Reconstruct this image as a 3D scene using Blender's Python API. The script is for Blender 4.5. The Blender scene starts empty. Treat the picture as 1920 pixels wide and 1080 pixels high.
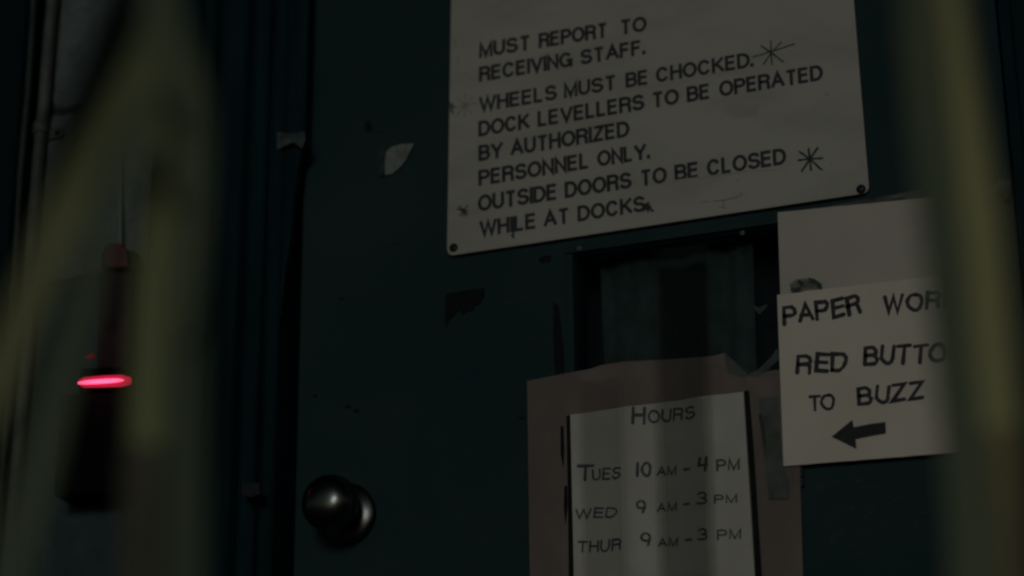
import bpy, bmesh, math, random
from mathutils import Vector, Matrix, noise

random.seed(7)
S = bpy.context.scene
COL = S.collection

# ------------------------------------------------------------------ camera
FPX = 4540.0                                   # focal length in photo pixels
upv = Vector((865 - 960, 540 + 10800, -FPX)).normalized()
rt = Vector((13760, 1930, 4540)).normalized()
rt = (rt - upv * rt.dot(upv)).normalized()
yv = upv.cross(rt)
R = Matrix((rt, yv, upv))                      # camera space -> world
DIST = 2.40
fwd = R @ Vector((0, 0, -1))
CAMH = 0.30
CAM = Vector((0, 0, 0)) - fwd * DIST
CAM.z = CAMH
cd = bpy.data.cameras.new('camera')
cam = bpy.data.objects.new('camera', cd)
COL.objects.link(cam)
cam.matrix_world = Matrix.Translation(CAM) @ R.to_4x4()
cd.sensor_width = 36.0
cd.lens = FPX / 1920 * 36.0
cd.clip_end = 500
cd.dof.use_dof = True
cd.dof.focus_distance = 2.285
cd.dof.aperture_fstop = 2.7
S.camera = cam

# ------------------------------------------------------------------ light
SUN_EL, SUN_AZ = math.radians(9), math.radians(10)     # azimuth measured from the wall's normal towards +x
W = bpy.data.worlds.new('World'); S.world = W; W.use_nodes = True
nt = W.node_tree
bg = nt.nodes['Background']
sky = nt.nodes.new('ShaderNodeTexSky'); sky.sky_type = 'NISHITA'; sky.sun_disc = False
sky.sun_elevation = SUN_EL
sky.sun_rotation = math.pi - SUN_AZ
nt.links.new(sky.outputs[0], bg.inputs[0]); bg.inputs[1].default_value = 0.035
sl = bpy.data.lights.new('sun', 'SUN'); sl.energy = 0.71; sl.angle = math.radians(12); sl.color = (.975, 1, .995)
so = bpy.data.objects.new('sun', sl); COL.objects.link(so)
sd = Vector((math.sin(SUN_AZ) * math.cos(SUN_EL), -math.cos(SUN_AZ) * math.cos(SUN_EL), math.sin(SUN_EL)))
so.rotation_euler = sd.to_track_quat('Z', 'Y').to_euler(); so.location = (1, -5, 3)
S.view_settings.view_transform = 'Standard'; S.view_settings.look = 'None'
S.view_settings.exposure = -1.9; S.view_settings.gamma = 1
S.render.engine = 'CYCLES'
S.cycles.use_denoising = True
S.cycles.filter_width = 2.5
S.cycles.max_bounces = 6

# ------------------------------------------------------------------ helpers
def P(px, py, y=0.0):
    """photo pixel -> the point where its ray meets the vertical plane at depth y"""
    d = R @ Vector((px - 960, 540 - py, -FPX))
    t = (y - CAM.y) / d.y
    return CAM + d * t

def thing(name, label, cat, loc, group=None):
    o = bpy.data.objects.new(name, None); COL.objects.link(o)
    o.location = loc; o.empty_display_size = .05
    o['label'] = label; o['category'] = cat
    if group: o['group'] = group
    return o

def link(name, me, mat, parent=None, label=None, cat=None, group=None, kind=None):
    o = bpy.data.objects.new(name, me); COL.objects.link(o)
    if mat: me.materials.append(mat)
    if parent is not None:
        o.parent = parent
        q = parent; off = Vector((0, 0, 0))
        while q is not None:
            off -= q.location; q = q.parent
        o.location = off
    if label: o['label'] = label
    if cat: o['category'] = cat
    if group: o['group'] = group
    if kind: o['kind'] = kind
    return o

def finish(bm, name, smooth=False, ang=35):
    bmesh.ops.recalc_face_normals(bm, faces=bm.faces)
    me = bpy.data.meshes.new(name); bm.to_mesh(me); bm.free()
    if smooth:
        for p in me.polygons: p.use_smooth = True
        try: me.set_sharp_from_angle(angle=math.radians(ang))
        except Exception: pass
    return me

def add_prism(bm, pts, back):
    """pts: front outline; extruded by the vector back"""
    n = len(pts)
    a = [bm.verts.new(p) for p in pts]; b = [bm.verts.new(p + back) for p in pts]
    bm.faces.new(a); bm.faces.new(b[::-1])
    for i in range(n): bm.faces.new((a[i], b[i], b[(i + 1) % n], a[(i + 1) % n]))

def prism(name, pxs, yf, th, mat, parent=None, bev=0, **k):
    bm = bmesh.new()
    add_prism(bm, [P(x, y, yf) for x, y in pxs], Vector((0, th, 0)))
    if bev: bmesh.ops.bevel(bm, geom=bm.edges[:], offset=bev, segments=2, affect='EDGES', profile=.6)
    return link(name, finish(bm, name, bev > 0, 50), mat, parent, **k)

def add_box(bm, lo, hi, bev=0):
    r = bmesh.ops.create_cube(bm, size=1)
    c = (Vector(lo) + Vector(hi)) / 2; s = Vector(hi) - Vector(lo)
    for v in r['verts']: v.co = Vector((v.co.x * s.x, v.co.y * s.y, v.co.z * s.z)) + c
    if bev:
        es = list({e for v in r['verts'] for e in v.link_edges})
        bmesh.ops.bevel(bm, geom=es, offset=bev, segments=2, affect='EDGES', profile=.6)

def box(name, lo, hi, mat, parent=None, bev=0, **k):
    bm = bmesh.new(); add_box(bm, lo, hi, bev)
    return link(name, finish(bm, name, bev > 0, 50), mat, parent, **k)

def add_tube(bm, path, radii, seg=16, cap=True):
    rings = []
    n = len(path)
    for i, p in enumerate(path):
        t = (path[min(i + 1, n - 1)] - path[max(i - 1, 0)]).normalized()
        a = t.cross(Vector((0, 1, 0.01))).normalized(); b = t.cross(a).normalized()
        r = radii[i] if isinstance(radii, (list, tuple)) else radii
        rings.append([bm.verts.new(p + (a * math.cos(2 * math.pi * k / seg) + b * math.sin(2 * math.pi * k / seg)) * r) for k in range(seg)])
    for i in range(n - 1):
        for k in range(seg):
            bm.faces.new((rings[i][k], rings[i][(k + 1) % seg], rings[i + 1][(k + 1) % seg], rings[i + 1][k]))
    if cap:
        bm.faces.new(rings[0]); bm.faces.new(rings[-1][::-1])

def tube(name, path, radii, mat, parent=None, seg=16, **k):
    bm = bmesh.new(); add_tube(bm, path, radii, seg)
    return link(name, finish(bm, name, True, 50), mat, parent, **k)

def lathe(name, prof, origin, axis, mat, parent=None, seg=48, **k):
    """prof: (distance along axis, radius)"""
    bm = bmesh.new(); axis = axis.normalized()
    a = axis.cross(Vector((0, 0, 1))).normalized(); b = axis.cross(a)
    rings = []
    for h, r in prof:
        c = origin + axis * h
        if r < 1e-6: rings.append([bm.verts.new(c)])
        else: rings.append([bm.verts.new(c + (a * math.cos(2 * math.pi * j / seg) + b * math.sin(2 * math.pi * j / seg)) * r) for j in range(seg)])
    for i in range(len(rings) - 1):
        u, v = rings[i], rings[i + 1]
        for j in range(seg):
            j2 = (j + 1) % seg
            if len(u) == 1 and len(v) == 1: continue
            if len(u) == 1: bm.faces.new((u[0], v[j], v[j2]))
            elif len(v) == 1: bm.faces.new((u[j], u[j2], v[0]))
            else: bm.faces.new((u[j], u[j2], v[j2], v[j]))
    return link(name, finish(bm, name, True, 40), mat, parent, **k)

# ------------------------------------------------------------------ materials
def mat(name, col, rough=.6, var=.0, scale=20, bump=0, bscale=200, metal=0, spec=.5, col2=None, stretch=(1, 1, 1), thr=(.4, .65), emit=None, es=0, trans=0):
    m = bpy.data.materials.new(name); m.use_nodes = True
    n = m.node_tree.nodes; l = m.node_tree.links
    b = n['Principled BSDF']
    b.inputs['Base Color'].default_value = (*col, 1)
    b.inputs['Roughness'].default_value = rough
    b.inputs['Metallic'].default_value = metal
    b.inputs['Specular IOR Level'].default_value = spec
    tc = n.new('ShaderNodeNewGeometry')
    mp = n.new('ShaderNodeMapping'); mp.inputs['Scale'].default_value = stretch
    l.new(tc.outputs['Position'], mp.inputs['Vector'])
    if col2 or var:
        nz = n.new('ShaderNodeTexNoise'); nz.inputs['Scale'].default_value = scale; nz.inputs['Detail'].default_value = 7; nz.inputs['Roughness'].default_value = .62
        l.new(mp.outputs[0], nz.inputs['Vector'])
        cr = n.new('ShaderNodeValToRGB'); cr.color_ramp.elements[0].position = thr[0]; cr.color_ramp.elements[1].position = thr[1]
        c2 = col2 or tuple(c * (1 - var) for c in col)
        cr.color_ramp.elements[0].color = (*col, 1); cr.color_ramp.elements[1].color = (*c2, 1)
        l.new(nz.outputs['Fac'], cr.inputs['Fac']); l.new(cr.outputs[0], b.inputs['Base Color'])
        rr = n.new('ShaderNodeMapRange'); rr.inputs['To Min'].default_value = max(.05, rough - .1); rr.inputs['To Max'].default_value = min(1, rough + .15)
        l.new(nz.outputs['Fac'], rr.inputs['Value']); l.new(rr.outputs[0], b.inputs['Roughness'])
    if bump:
        bz = n.new('ShaderNodeTexNoise'); bz.inputs['Scale'].default_value = bscale; bz.inputs['Detail'].default_value = 6
        l.new(mp.outputs[0], bz.inputs['Vector'])
        bp = n.new('ShaderNodeBump'); bp.inputs['Strength'].default_value = bump; bp.inputs['Distance'].default_value = .002
        l.new(bz.outputs['Fac'], bp.inputs['Height']); l.new(bp.outputs[0], b.inputs['Normal'])
    if emit:
        b.inputs['Emission Color'].default_value = (*emit, 1); b.inputs['Emission Strength'].default_value = es
    if trans: b.inputs['Alpha'].default_value = trans
    return m

M = {}
M['door'] = mat('green_door_paint', (.028, .062, .069), .6, col2=(.010, .038, .047), scale=3.2, bump=.18, bscale=90, spec=.12, thr=(.35, .75))
M['frame'] = mat('dark_frame_paint', (.005, .034, .046), .6, var=.5, scale=25, bump=.25, bscale=120, spec=.10, stretch=(1, 1, .12))
M['black'] = mat('black_rubber', (.005, .020, .028), .8, spec=.06, bump=.2)
M['void'] = mat('unlit_interior', (.006, .022, .032), .9, spec=.05)
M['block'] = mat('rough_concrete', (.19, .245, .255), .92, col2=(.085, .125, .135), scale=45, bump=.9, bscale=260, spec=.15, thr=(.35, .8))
M['damp'] = mat('damp_dark_concrete', (.062, .105, .115), .85, col2=(.035, .065, .075), scale=40, bump=.8, bscale=240, spec=.15, thr=(.35, .8))  # darker tone given to the lower courses
M['mortar'] = mat('mortar', (.06, .08, .085), .95, var=.4, scale=80, bump=.6, bscale=400, spec=.1)
M['sign'] = mat('sign_plastic', (.530, .560, .520), .42, col2=(.365, .39, .365), scale=11, bump=.05, bscale=60, spec=.4, stretch=(.6, 1, 1.6), thr=(.45, .85))
M['letter'] = mat('sign_lettering_black', (.035, .036, .055), .5, var=.3, scale=150)
M['ink'] = mat('black_marker', (.030, .040, .055), .6, var=.5, scale=180)
M['solid_ink'] = mat('solid_marker', (.012, .02, .03), .6, var=.4, scale=150)
M['green_ink'] = mat('dark_green_marker', (.022, .075, .075), .6, var=.5, scale=180)
M['faint'] = mat('faded_marker', (.37, .37, .34), .6, var=.25, scale=250)
M['smear'] = mat('grey_smear', (.45, .45, .41), .5, col2=(.56, .555, .50), scale=60, thr=(.35, .7), stretch=(.3, 1, 1))
M['paper'] = mat('handwritten_paper', (.84, .835, .755), .85, col2=(.76, .735, .665), scale=14, bump=.10, bscale=30, spec=.2, thr=(.4, .8))
M['paper_b'] = mat('blank_paper', (.63, .64, .585), .85, col2=(.55, .55, .50), scale=10, bump=.15, bscale=25, spec=.2, thr=(.4, .8))
M['paper_h'] = mat('hours_paper', (.54, .575, .54), .5, col2=(.43, .45, .43), scale=12, bump=.08, bscale=30, spec=.5, thr=(.4, .8))
M['hours_ink'] = mat('faded_blue_black_marker', (.075, .105, .12), .6, var=.5, scale=120)
M['card'] = mat('brown_cardboard', (.245, .218, .205), .8, col2=(.185, .172, .165), scale=22, bump=.25, bscale=90, spec=.2, stretch=(1, 1, .4))
M['tape'] = mat('clear_tape', (.15, .21, .195), .45, var=.4, scale=60, bump=.15, bscale=70, spec=.25, trans=.6)
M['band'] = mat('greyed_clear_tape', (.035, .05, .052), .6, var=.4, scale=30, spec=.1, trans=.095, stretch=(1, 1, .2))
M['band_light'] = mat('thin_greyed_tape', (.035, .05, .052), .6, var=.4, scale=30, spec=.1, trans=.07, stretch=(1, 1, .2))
M['foil'] = mat('silver_tape', (.10, .15, .155), .45, var=.6, scale=70, bump=.3, bscale=60, metal=.2)
M['strip'] = mat('dull_tape_strip', (.115, .145, .14), .35, col2=(.03, .04, .045), scale=60, bump=.6, bscale=90, stretch=(.4, 1, 1.2))
M['scrap'] = mat('torn_sticker_paper', (.30, .36, .34), .8, col2=(.17, .22, .22), scale=60, bump=.3, bscale=120, spec=.2)
M['residue'] = mat('peeled_black_patch', (.008, .014, .016), .7, var=.5, scale=120, spec=.2)
M['scratch'] = mat('worn_paint', (.02, .065, .066), .6, var=.6, scale=120)
M['curtain'] = mat('grey_window_cloth', (.17, .25, .24), .9, var=.35, scale=30, bump=.3, bscale=300, spec=.1)
M['knob'] = mat('dull_steel', (.14, .165, .165), .27, metal=1, bump=.04, bscale=500)
M['rose'] = mat('dark_steel', (.012, .025, .028), .6, metal=.3, bump=.2, bscale=120)
M['screw'] = mat('dark_screw', (.02, .026, .03), .5, metal=.6, bump=.2)
M['pipe'] = mat('grey_painted_pipe', (.125, .155, .15), .6, var=.45, scale=40, bump=.35, bscale=150)
M['cable'] = mat('pale_cable', (.20, .24, .24), .5, var=.2)
M['pipe_dark'] = mat('dark_painted_pipe', (.035, .055, .06), .6, var=.4, scale=40, bump=.3)
M['red_cap'] = mat('dull_red_plastic', (.12, .028, .045), .7, var=.3, scale=60)
M['housing'] = mat('grey_box_paint', (.045, .032, .040), .7, var=.4, scale=40, bump=.2, spec=.1)  # red spill of the light bar put into the box colour
M['casing'] = mat('black_plastic', (.0035, .0045, .007), .75, spec=.06)
M['lens'] = mat('red_diffuser', (.25, .01, .03), .4, emit=(1, .020, .085), es=2.0)
M['core'] = mat('red_light_tube', (.3, .02, .04), .4, emit=(1, .09, .20), es=10)
M['led'] = mat('red_indicator', (.2, .01, .02), .4, emit=(1, .02, .08), es=.16)  # faint glow thrown by the bar, painted as an emitting spot
M['cane'] = mat('yellow_cane', (.40, .44, .20), .65, col2=(.30, .37, .19), scale=14, bump=.3, bscale=200, stretch=(1, 1, .15))
M['cane_light'] = mat('pale_yellow_cane', (.56, .57, .29), .65, col2=(.42, .46, .26), scale=10, bump=.3, bscale=200, stretch=(1, 1, .15))
M['leaf'] = mat('yellowing_leaf', (.30, .335, .165), .6, col2=(.20, .26, .14), scale=8, bump=.2, bscale=200, stretch=(1, 1, .5))
M['green_leaf'] = mat('green_leaf', (.14, .20, .125), .6, col2=(.18, .22, .115), scale=8, bump=.2, bscale=200, stretch=(1, 1, .5))
M['dull_leaf'] = mat('dull_green_leaf', (.085, .135, .105), .6, col2=(.115, .165, .10), scale=8, bump=.2, bscale=200, stretch=(1, 1, .5))
M['sheath_light'] = mat('pale_brown_sheath', (.30, .28, .145), .8, col2=(.22, .21, .12), scale=30, bump=.4, bscale=200, stretch=(1, 1, .2))
M['sheath'] = mat('brown_sheath', (.15, .15, .11), .8, col2=(.11, .115, .09), scale=30, bump=.4, bscale=200, stretch=(1, 1, .2))
M['dark_leaf'] = mat('withered_dark_leaf', (.012, .022, .020), .8, var=.4, spec=.1)  # shade put into the near-black colour of this leaf
M['scar'] = mat('shrivelled_scar', (.11, .13, .09), .9, var=.3)  # shade in the gaps between blades, put into dark blobs
M['ground'] = mat('dock_concrete', (.06, .062, .06), .9, var=.4, scale=3, bump=.6, bscale=60)
M['canopy'] = mat('canopy_metal', (.03, .034, .036), .7, var=.3, scale=5)

def glass_mat():
    m = bpy.data.materials.new('dusty_window_glass'); m.use_nodes = True
    n = m.node_tree.nodes; l = m.node_tree.links
    n.remove(n['Principled BSDF'])
    t = n.new('ShaderNodeBsdfTransparent'); t.inputs[0].default_value = (.80, .86, .86, 1)
    g = n.new('ShaderNodeBsdfGlossy'); g.inputs['Roughness'].default_value = .05; g.inputs[0].default_value = (.9, .9, .9, 1)
    f = n.new('ShaderNodeFresnel'); f.inputs[0].default_value = 1.33
    x = n.new('ShaderNodeMixShader')
    l.new(f.outputs[0], x.inputs[0]); l.new(t.outputs[0], x.inputs[1]); l.new(g.outputs[0], x.inputs[2])
    l.new(x.outputs[0], n['Material Output'].inputs[0])
    return m
M['glass'] = glass_mat()

# ------------------------------------------------------------------ lettering
def arc(cx, cy, rx, ry, a0, a1, n=12):
    return [(cx + rx * math.cos(math.radians(a0 + (a1 - a0) * i / n)), cy + ry * math.sin(math.radians(a0 + (a1 - a0) * i / n))) for i in range(n + 1)]

def glyph(c):
    if c == 'A': w = .90; s = [[(0, 0), (w / 2, 1), (w, 0)], [(w * .17, .33), (w * .83, .33)]]
    elif c == 'B': w = .76; s = [[(0, 0), (0, 1), (.58 * w, 1)] + arc(.58 * w, .765, .36 * w, .235, 90, -90)[1:] + [(0, .53)], [(.6 * w, .53)] + arc(.6 * w, .265, .40 * w, .265, 90, -90)[1:] + [(0, 0)]]
    elif c == 'C': w = .90; s = [arc(.47 * w, .5, .47 * w, .5, 38, 322, 26)]
    elif c == 'D': w = .82; s = [[(0, 0), (0, 1), (.42 * w, 1)] + arc(.42 * w, .5, .58 * w, .5, 90, -90, 18)[1:] + [(0, 0)]]
    elif c == 'E': w = .70; s = [[(w, 1), (0, 1), (0, 0), (w, 0)], [(0, .53), (.93 * w, .53)]]
    elif c == 'F': w = .66; s = [[(w, 1), (0, 1), (0, 0)], [(0, .51), (.9 * w, .51)]]
    elif c == 'G': w = .92; s = [arc(.48 * w, .5, .48 * w, .5, 42, 335, 26) + [(w * .97, .45), (.55 * w, .45)], [(w, 0), (w, .45)]]
    elif c == 'H': w = .76; s = [[(0, 0), (0, 1)], [(w, 0), (w, 1)], [(0, .53), (w, .53)]]
    elif c == 'I': w = .001; s = [[(0, 0), (0, 1)]]
    elif c == 'K': w = .80; s = [[(0, 0), (0, 1)], [(w * .95, 1), (0, .38)], [(w * .32, .60), (w, 0)]]
    elif c == 'L': w = .62; s = [[(0, 1), (0, 0), (w, 0)]]
    elif c == 'M': w = .90; s = [[(0, 0), (0, 1), (w / 2, .02), (w, 1), (w, 0)]]
    elif c == 'N': w = .76; s = [[(0, 0), (0, 1), (w, 0), (w, 1)]]
    elif c == 'O': w = .96; s = [arc(w / 2, .5, w / 2, .5, 90, 450, 32)]
    elif c == 'P': w = .74; s = [[(0, 0), (0, 1), (.6 * w, 1)] + arc(.6 * w, .74, .4 * w, .26, 90, -90)[1:] + [(0, .48)]]
    elif c == 'R': w = .78; s = [[(0, 0), (0, 1), (.6 * w, 1)] + arc(.6 * w, .755, .38 * w, .245, 90, -90)[1:] + [(0, .51)], [(.55 * w, .51)] + arc(.62 * w, .30, .30 * w, .21, 90, 10, 6)[1:] + [(w * .96, 0)]]
    elif c == 'S': w = .78; s = [arc(.5 * w, .755, .46 * w, .245, 22, 262, 18) + arc(.5 * w, .26, .5 * w, .26, 82, -160, 18)]
    elif c == 'T': w = .78; s = [[(0, 1), (w, 1)], [(w / 2, 0), (w / 2, .97)]]
    elif c == 'U': w = .76; s = [[(0, 1), (0, .32)] + arc(w / 2, .36, w / 2, .36, 180, 360, 16)[1:] + [(w, 1)]]
    elif c == 'V': w = .84; s = [[(0, 1), (w / 2, 0), (w, 1)]]
    elif c == 'W': w = 1.2; s = [[(0, 1), (w * .26, 0), (w / 2, 1), (w * .74, 0), (w, 1)]]
    elif c == 'Y': w = .84; s = [[(0, 1), (w / 2, .42), (w, 1)], [(w / 2, 0), (w / 2, .44)]]
    elif c == 'Z': w = .76; s = [[(0.02, 1), (w, 1), (0, 0), (w, 0)]]
    elif c == '0': w = .62; s = [arc(w / 2, .5, w / 2, .5, 90, 450, 20)]
    elif c == '1': w = .001; s = [[(0, 1), (0, 0)]]
    elif c == '3': w = .60; s = [arc(.45 * w, .75, .5 * w, .25, 140, -90, 14) + arc(.45 * w, .25, .55 * w, .25, 90, -140, 14)[1:]]
    elif c == '4': w = .66; s = [[(.1, .95), (0, .42), (w * .9, .46)], [(w * .86, 1), (w * .78, 0)]]
    elif c == '9': w = .56; s = [arc(.5 * w, .68, .5 * w, .32, 20, 370, 18) + [(w * .98, .5), (w * .80, 0)]]
    elif c == '-': w = .5; s = [[(0, .4), (w, .42)]]
    elif c == '.': w = .001; s = [[(0, -.005), (0, .08)]]
    else: raise ValueError(c)
    return w, s

LAY = [0]
def ribbon(bm, pts, w, to3, rnd=False):
    """pts 2-D polyline, to3 maps (x, z) in the plane and a lift to 3-D"""
    LAY[0] += 1
    lift = .00003 + (LAY[0] % 9) * .00002
    pts = [Vector(p) for p in pts]
    q = [pts[0]]
    for p in pts[1:]:
        if (p - q[-1]).length > 1e-7: q.append(p)
    pts = q; n = len(pts)
    if n < 2: return
    closed = (pts[0] - pts[-1]).length < 1e-6 and n > 3
    L, Rr = [], []
    for i, p in enumerate(pts):
        if closed: a = (p - pts[i - 1 if i else n - 2]).normalized(); b = (pts[i + 1 if i < n - 1 else 1] - p).normalized()
        else:
            a = (p - pts[i - 1]).normalized() if i else None
            b = (pts[i + 1] - p).normalized() if i < n - 1 else None
            a = a or b; b = b or a
        na = Vector((-a.y, a.x)); nb = Vector((-b.y, b.x)); m = na + nb
        if m.length < 1e-4: m = na
        m.normalize(); k = 1 / max(.38, m.dot(na))
        hw = w / 2 * (1 if not rnd else 1 + .16 * math.sin(i * 1.7 + p.x * 900))
        L.append(p + m * hw * k); Rr.append(p - m * hw * k)
    vl = [bm.verts.new(to3(v.x, v.y, lift)) for v in L]; vr = [bm.verts.new(to3(v.x, v.y, lift)) for v in Rr]
    for i in range(n - 1):
        try: bm.faces.new((vl[i], vr[i], vr[i + 1], vl[i + 1]))
        except ValueError: pass
    if rnd and not closed:
        for e, (c, o) in enumerate(((pts[0], pts[1]), (pts[-1], pts[-2]))):
            d = (c - o).normalized(); nn = Vector((-d.y, d.x))
            fan = [c + (nn * math.cos(t) + d * math.sin(t)) * w / 2 for t in [math.pi * j / 6 for j in range(7)]]
            bm.faces.new([bm.verts.new(to3(v.x, v.y, lift)) for v in fan])

def up_faces(bm, name):
    for f in bm.faces:
        f.normal_update()
        if f.normal.y > 0: f.normal_flip()
    me = bpy.data.meshes.new(name); bm.to_mesh(me); bm.free(); return me

def write(bm, text, x0, x1, base, cap, yp, sw, rnd=False, gap=.17, jit=0, caps=None):
    """x0, x1: ink extents in photo px; base: ((xa,ya),(xb,yb)); cap: cap height in px"""
    (xa, ya), (xb, yb) = base
    bl = lambda x: ya + (yb - ya) * (x - xa) / (xb - xa)
    A = P(x0, bl(x0), yp); B = P(x1, bl(x1), yp)
    H = (P(x0, bl(x0) - cap, yp) - A).length
    d = B - A; Wd = Vector((d.x, d.z)).length; dx, dz = d.x / Wd, d.z / Wd
    hw = sw * H / 2
    gl = [glyph(c) for c in text]
    tot = sum(g[0] for g in gl) + gap * (len(gl) - 1) + sw * (len(gl))
    sx = Wd / tot                      # world units per glyph unit in x
    def to3(u, v, lift): return Vector((A.x + dx * u - dz * v, yp - lift, A.z + dz * u + dx * v))
    cur = 0
    for i, (w, strokes) in enumerate(gl):
        sc = (caps[i] if caps else 1)
        th = random.uniform(-jit, jit); oy = random.uniform(-jit, jit) * H * .6
        for st in strokes:
            pts = []
            for (u, v) in st:
                uu = (cur + sw / 2 + u) * sx; vv = hw + v * sc * (H - 2 * hw)
                if rnd:
                    uu += (random.uniform(-.012, .012) + .022 * math.sin(v * 5 + i * 2.1)) * H + vv * .05; vv += (random.uniform(-.012, .012) + .03 * math.sin(u * 6 + i * 1.3)) * H
                    cx = (cur + w / 2) * sx
                    uu, vv = cx + (uu - cx) * math.cos(th) - vv * math.sin(th), vv * math.cos(th) + (uu - cx) * math.sin(th) + oy
                pts.append((uu, vv))
            if not rnd:                # butt ends reach the cap line
                pts = [Vector(p) for p in pts]
                if (pts[0] - pts[-1]).length > 1e-6:
                    for e, o in ((0, 1), (-1, -2)):
                        dd = (pts[e] - pts[o]).normalized()
                        if abs(dd.y) > .55: pts[e] = pts[e] + dd * hw * (1 if abs(dd.y) > .95 else .6)
            ribbon(bm, pts, sw * H, to3, rnd)
        cur += w + gap + sw
    return

def strokes_px(bm, segs, wpx, yp, rnd=True):
    H = (P(1200, 400, yp) - P(1200, 399, yp)).length
    def to3(u, v, lift): return Vector((u, yp - lift, v))
    for s in segs:
        pts = []
        for i, (x, y) in enumerate(s):
            q = P(x, y, yp); pts.append((q.x, q.z))
        # subdivide for a slightly unsteady hand
        out = []
        for i in range(len(pts) - 1):
            for k in range(4):
                t = k / 4; out.append((pts[i][0] * (1 - t) + pts[i + 1][0] * t + random.uniform(-.0002, .0002), pts[i][1] * (1 - t) + pts[i + 1][1] * t + random.uniform(-.0002, .0002)))
        out.append(pts[-1])
        ribbon(bm, out, wpx * H, to3, rnd)

# ------------------------------------------------------------------ setting: ground and building
GX0, GX1 = -40, 40
bm = bmesh.new()
bmesh.ops.create_grid(bm, x_segments=8, y_segments=8, size=60)
link('ground', finish(bm, 'ground'), M['ground'], kind='structure')

X = lambda px, y=0.0, py=540: P(px, py, y).x
YW = -0.055                           # face of the block wall
# unseen slab added overhead to block sky light
box('canopy', (-6, -4.2, 2.95), (6, .3, 3.12), M['canopy'], label='dark flat canopy roof over the loading dock door', cat='canopy')

def block_panel(parent, x0, x1, z0, z1, fine, seed):
    """one rough-faced block"""
    bm = bmesh.new()
    nx, nz = (26, 20) if fine else (2, 2)
    nx = max(2, int(nx * (x1 - x0) / .2)) if fine else nx
    g = {}
    for i in range(nx + 1):
        for j in range(nz + 1):
            u, v = i / nx, j / nz
            x = x0 + (x1 - x0) * u; z = z0 + (z1 - z0) * v
            e = min(u * (x1 - x0), (1 - u) * (x1 - x0), v * (z1 - z0), (1 - v) * (z1 - z0))
            y = YW
            if fine:
                q = Vector((x * 60 + seed * 9, 0, z * 75))
                y += -.0022 * noise.noise(q) - .0014 * noise.noise(q * 2.7) - .0007 * noise.noise(q * 6)
                y += .004 * max(0, 1 - e / .005)
            g[i, j] = bm.verts.new((x, y, z))
    for i in range(nx):
        for j in range(nz): bm.faces.new((g[i, j], g[i + 1, j], g[i + 1, j + 1], g[i, j + 1]))
    r = [g[i, 0] for i in range(nx + 1)] + [g[nx, j] for j in range(1, nz + 1)] + [g[i, nz] for i in range(nx - 1, -1, -1)] + [g[0, j] for j in range(nz - 1, 0, -1)]
    b = [bm.verts.new((v.co.x, YW + .09, v.co.z)) for v in r]
    for i in range(len(r)): bm.faces.new((r[i], b[i], b[(i + 1) % len(r)], r[(i + 1) % len(r)]))
    bm.faces.new(b)
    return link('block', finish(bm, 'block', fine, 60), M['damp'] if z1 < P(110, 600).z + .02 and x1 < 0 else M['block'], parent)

XL0 = X(66, YW, 300); XFL = X(278, YW)        # left wall strip, from the dark opening to the door frame
XFR = X(2010, YW)
wl = thing('block_wall', 'rough grey concrete block wall left of the dark door, behind the conduit', 'wall', (XL0, YW, 0))
zj = P(110, 207, YW).z                         # the joint seen in the photograph
k0 = int(zj / .2); zb = zj - k0 * .2
box('mortar', (XL0 + .002, YW + .004, 0), (XFL - .001, YW + .08, 2.9), M['mortar'], wl)
zs = [0] + [zb + .2 * i for i in range(0, 15) if .03 < zb + .2 * i < 2.9] + [2.9]
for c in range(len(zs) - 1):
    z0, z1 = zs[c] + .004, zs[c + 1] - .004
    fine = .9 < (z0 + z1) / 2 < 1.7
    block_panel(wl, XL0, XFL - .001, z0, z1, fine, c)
wr = thing('block_wall', 'concrete block wall beyond the right side of the dark door', 'wall', (XFR, YW, 0))
wr['label'] = 'concrete block wall right of the dark door and its frame, at the right edge'
box('mortar', (XFR + .061, YW + .004, 0), (XFR + 1.6, YW + .08, 2.9), M['mortar'], wr)
for c in range(len(zs) - 1):
    x = XFR + .060
    for w in ((.4, .4, .4, .4) if c % 2 else (.2, .4, .4, .4, .2)):
        block_panel(wr, x + .004, x + w - .004, zs[c] + .004, zs[c + 1] - .004, False, c); x += w
box('lintel', (XFL, YW, 2.22), (XFR + .06, YW + .09, 2.9), M['block'], label='concrete lintel above the dark door frame', cat='lintel')

# plain dark panel added to fill the dark left edge
ds = thing('dock_seal', 'black rubber dock seal pad at the far left edge beside the grey pipes', 'dock seal', (XL0 - .3, YW, 0))
box('pad', (XL0 - .55, YW - .02, .1), (XL0 - .012, YW + .12, 2.8), M['black'], ds, bev=.012)
box('backing_board', (XL0 - .6, YW + .121, 0), (XL0 - .002, YW + .16, 2.9), M['void'], ds)

# ------------------------------------------------------------------ door frame
XDL = X(566, 0, 500); XDR = X(1893, 0, 300)    # edges of the door leaf
df = thing('door_frame', 'dark painted steel door frame with stepped jambs round the green door', 'door frame', ((XDL + XDR) / 2, 0, 0))
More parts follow.
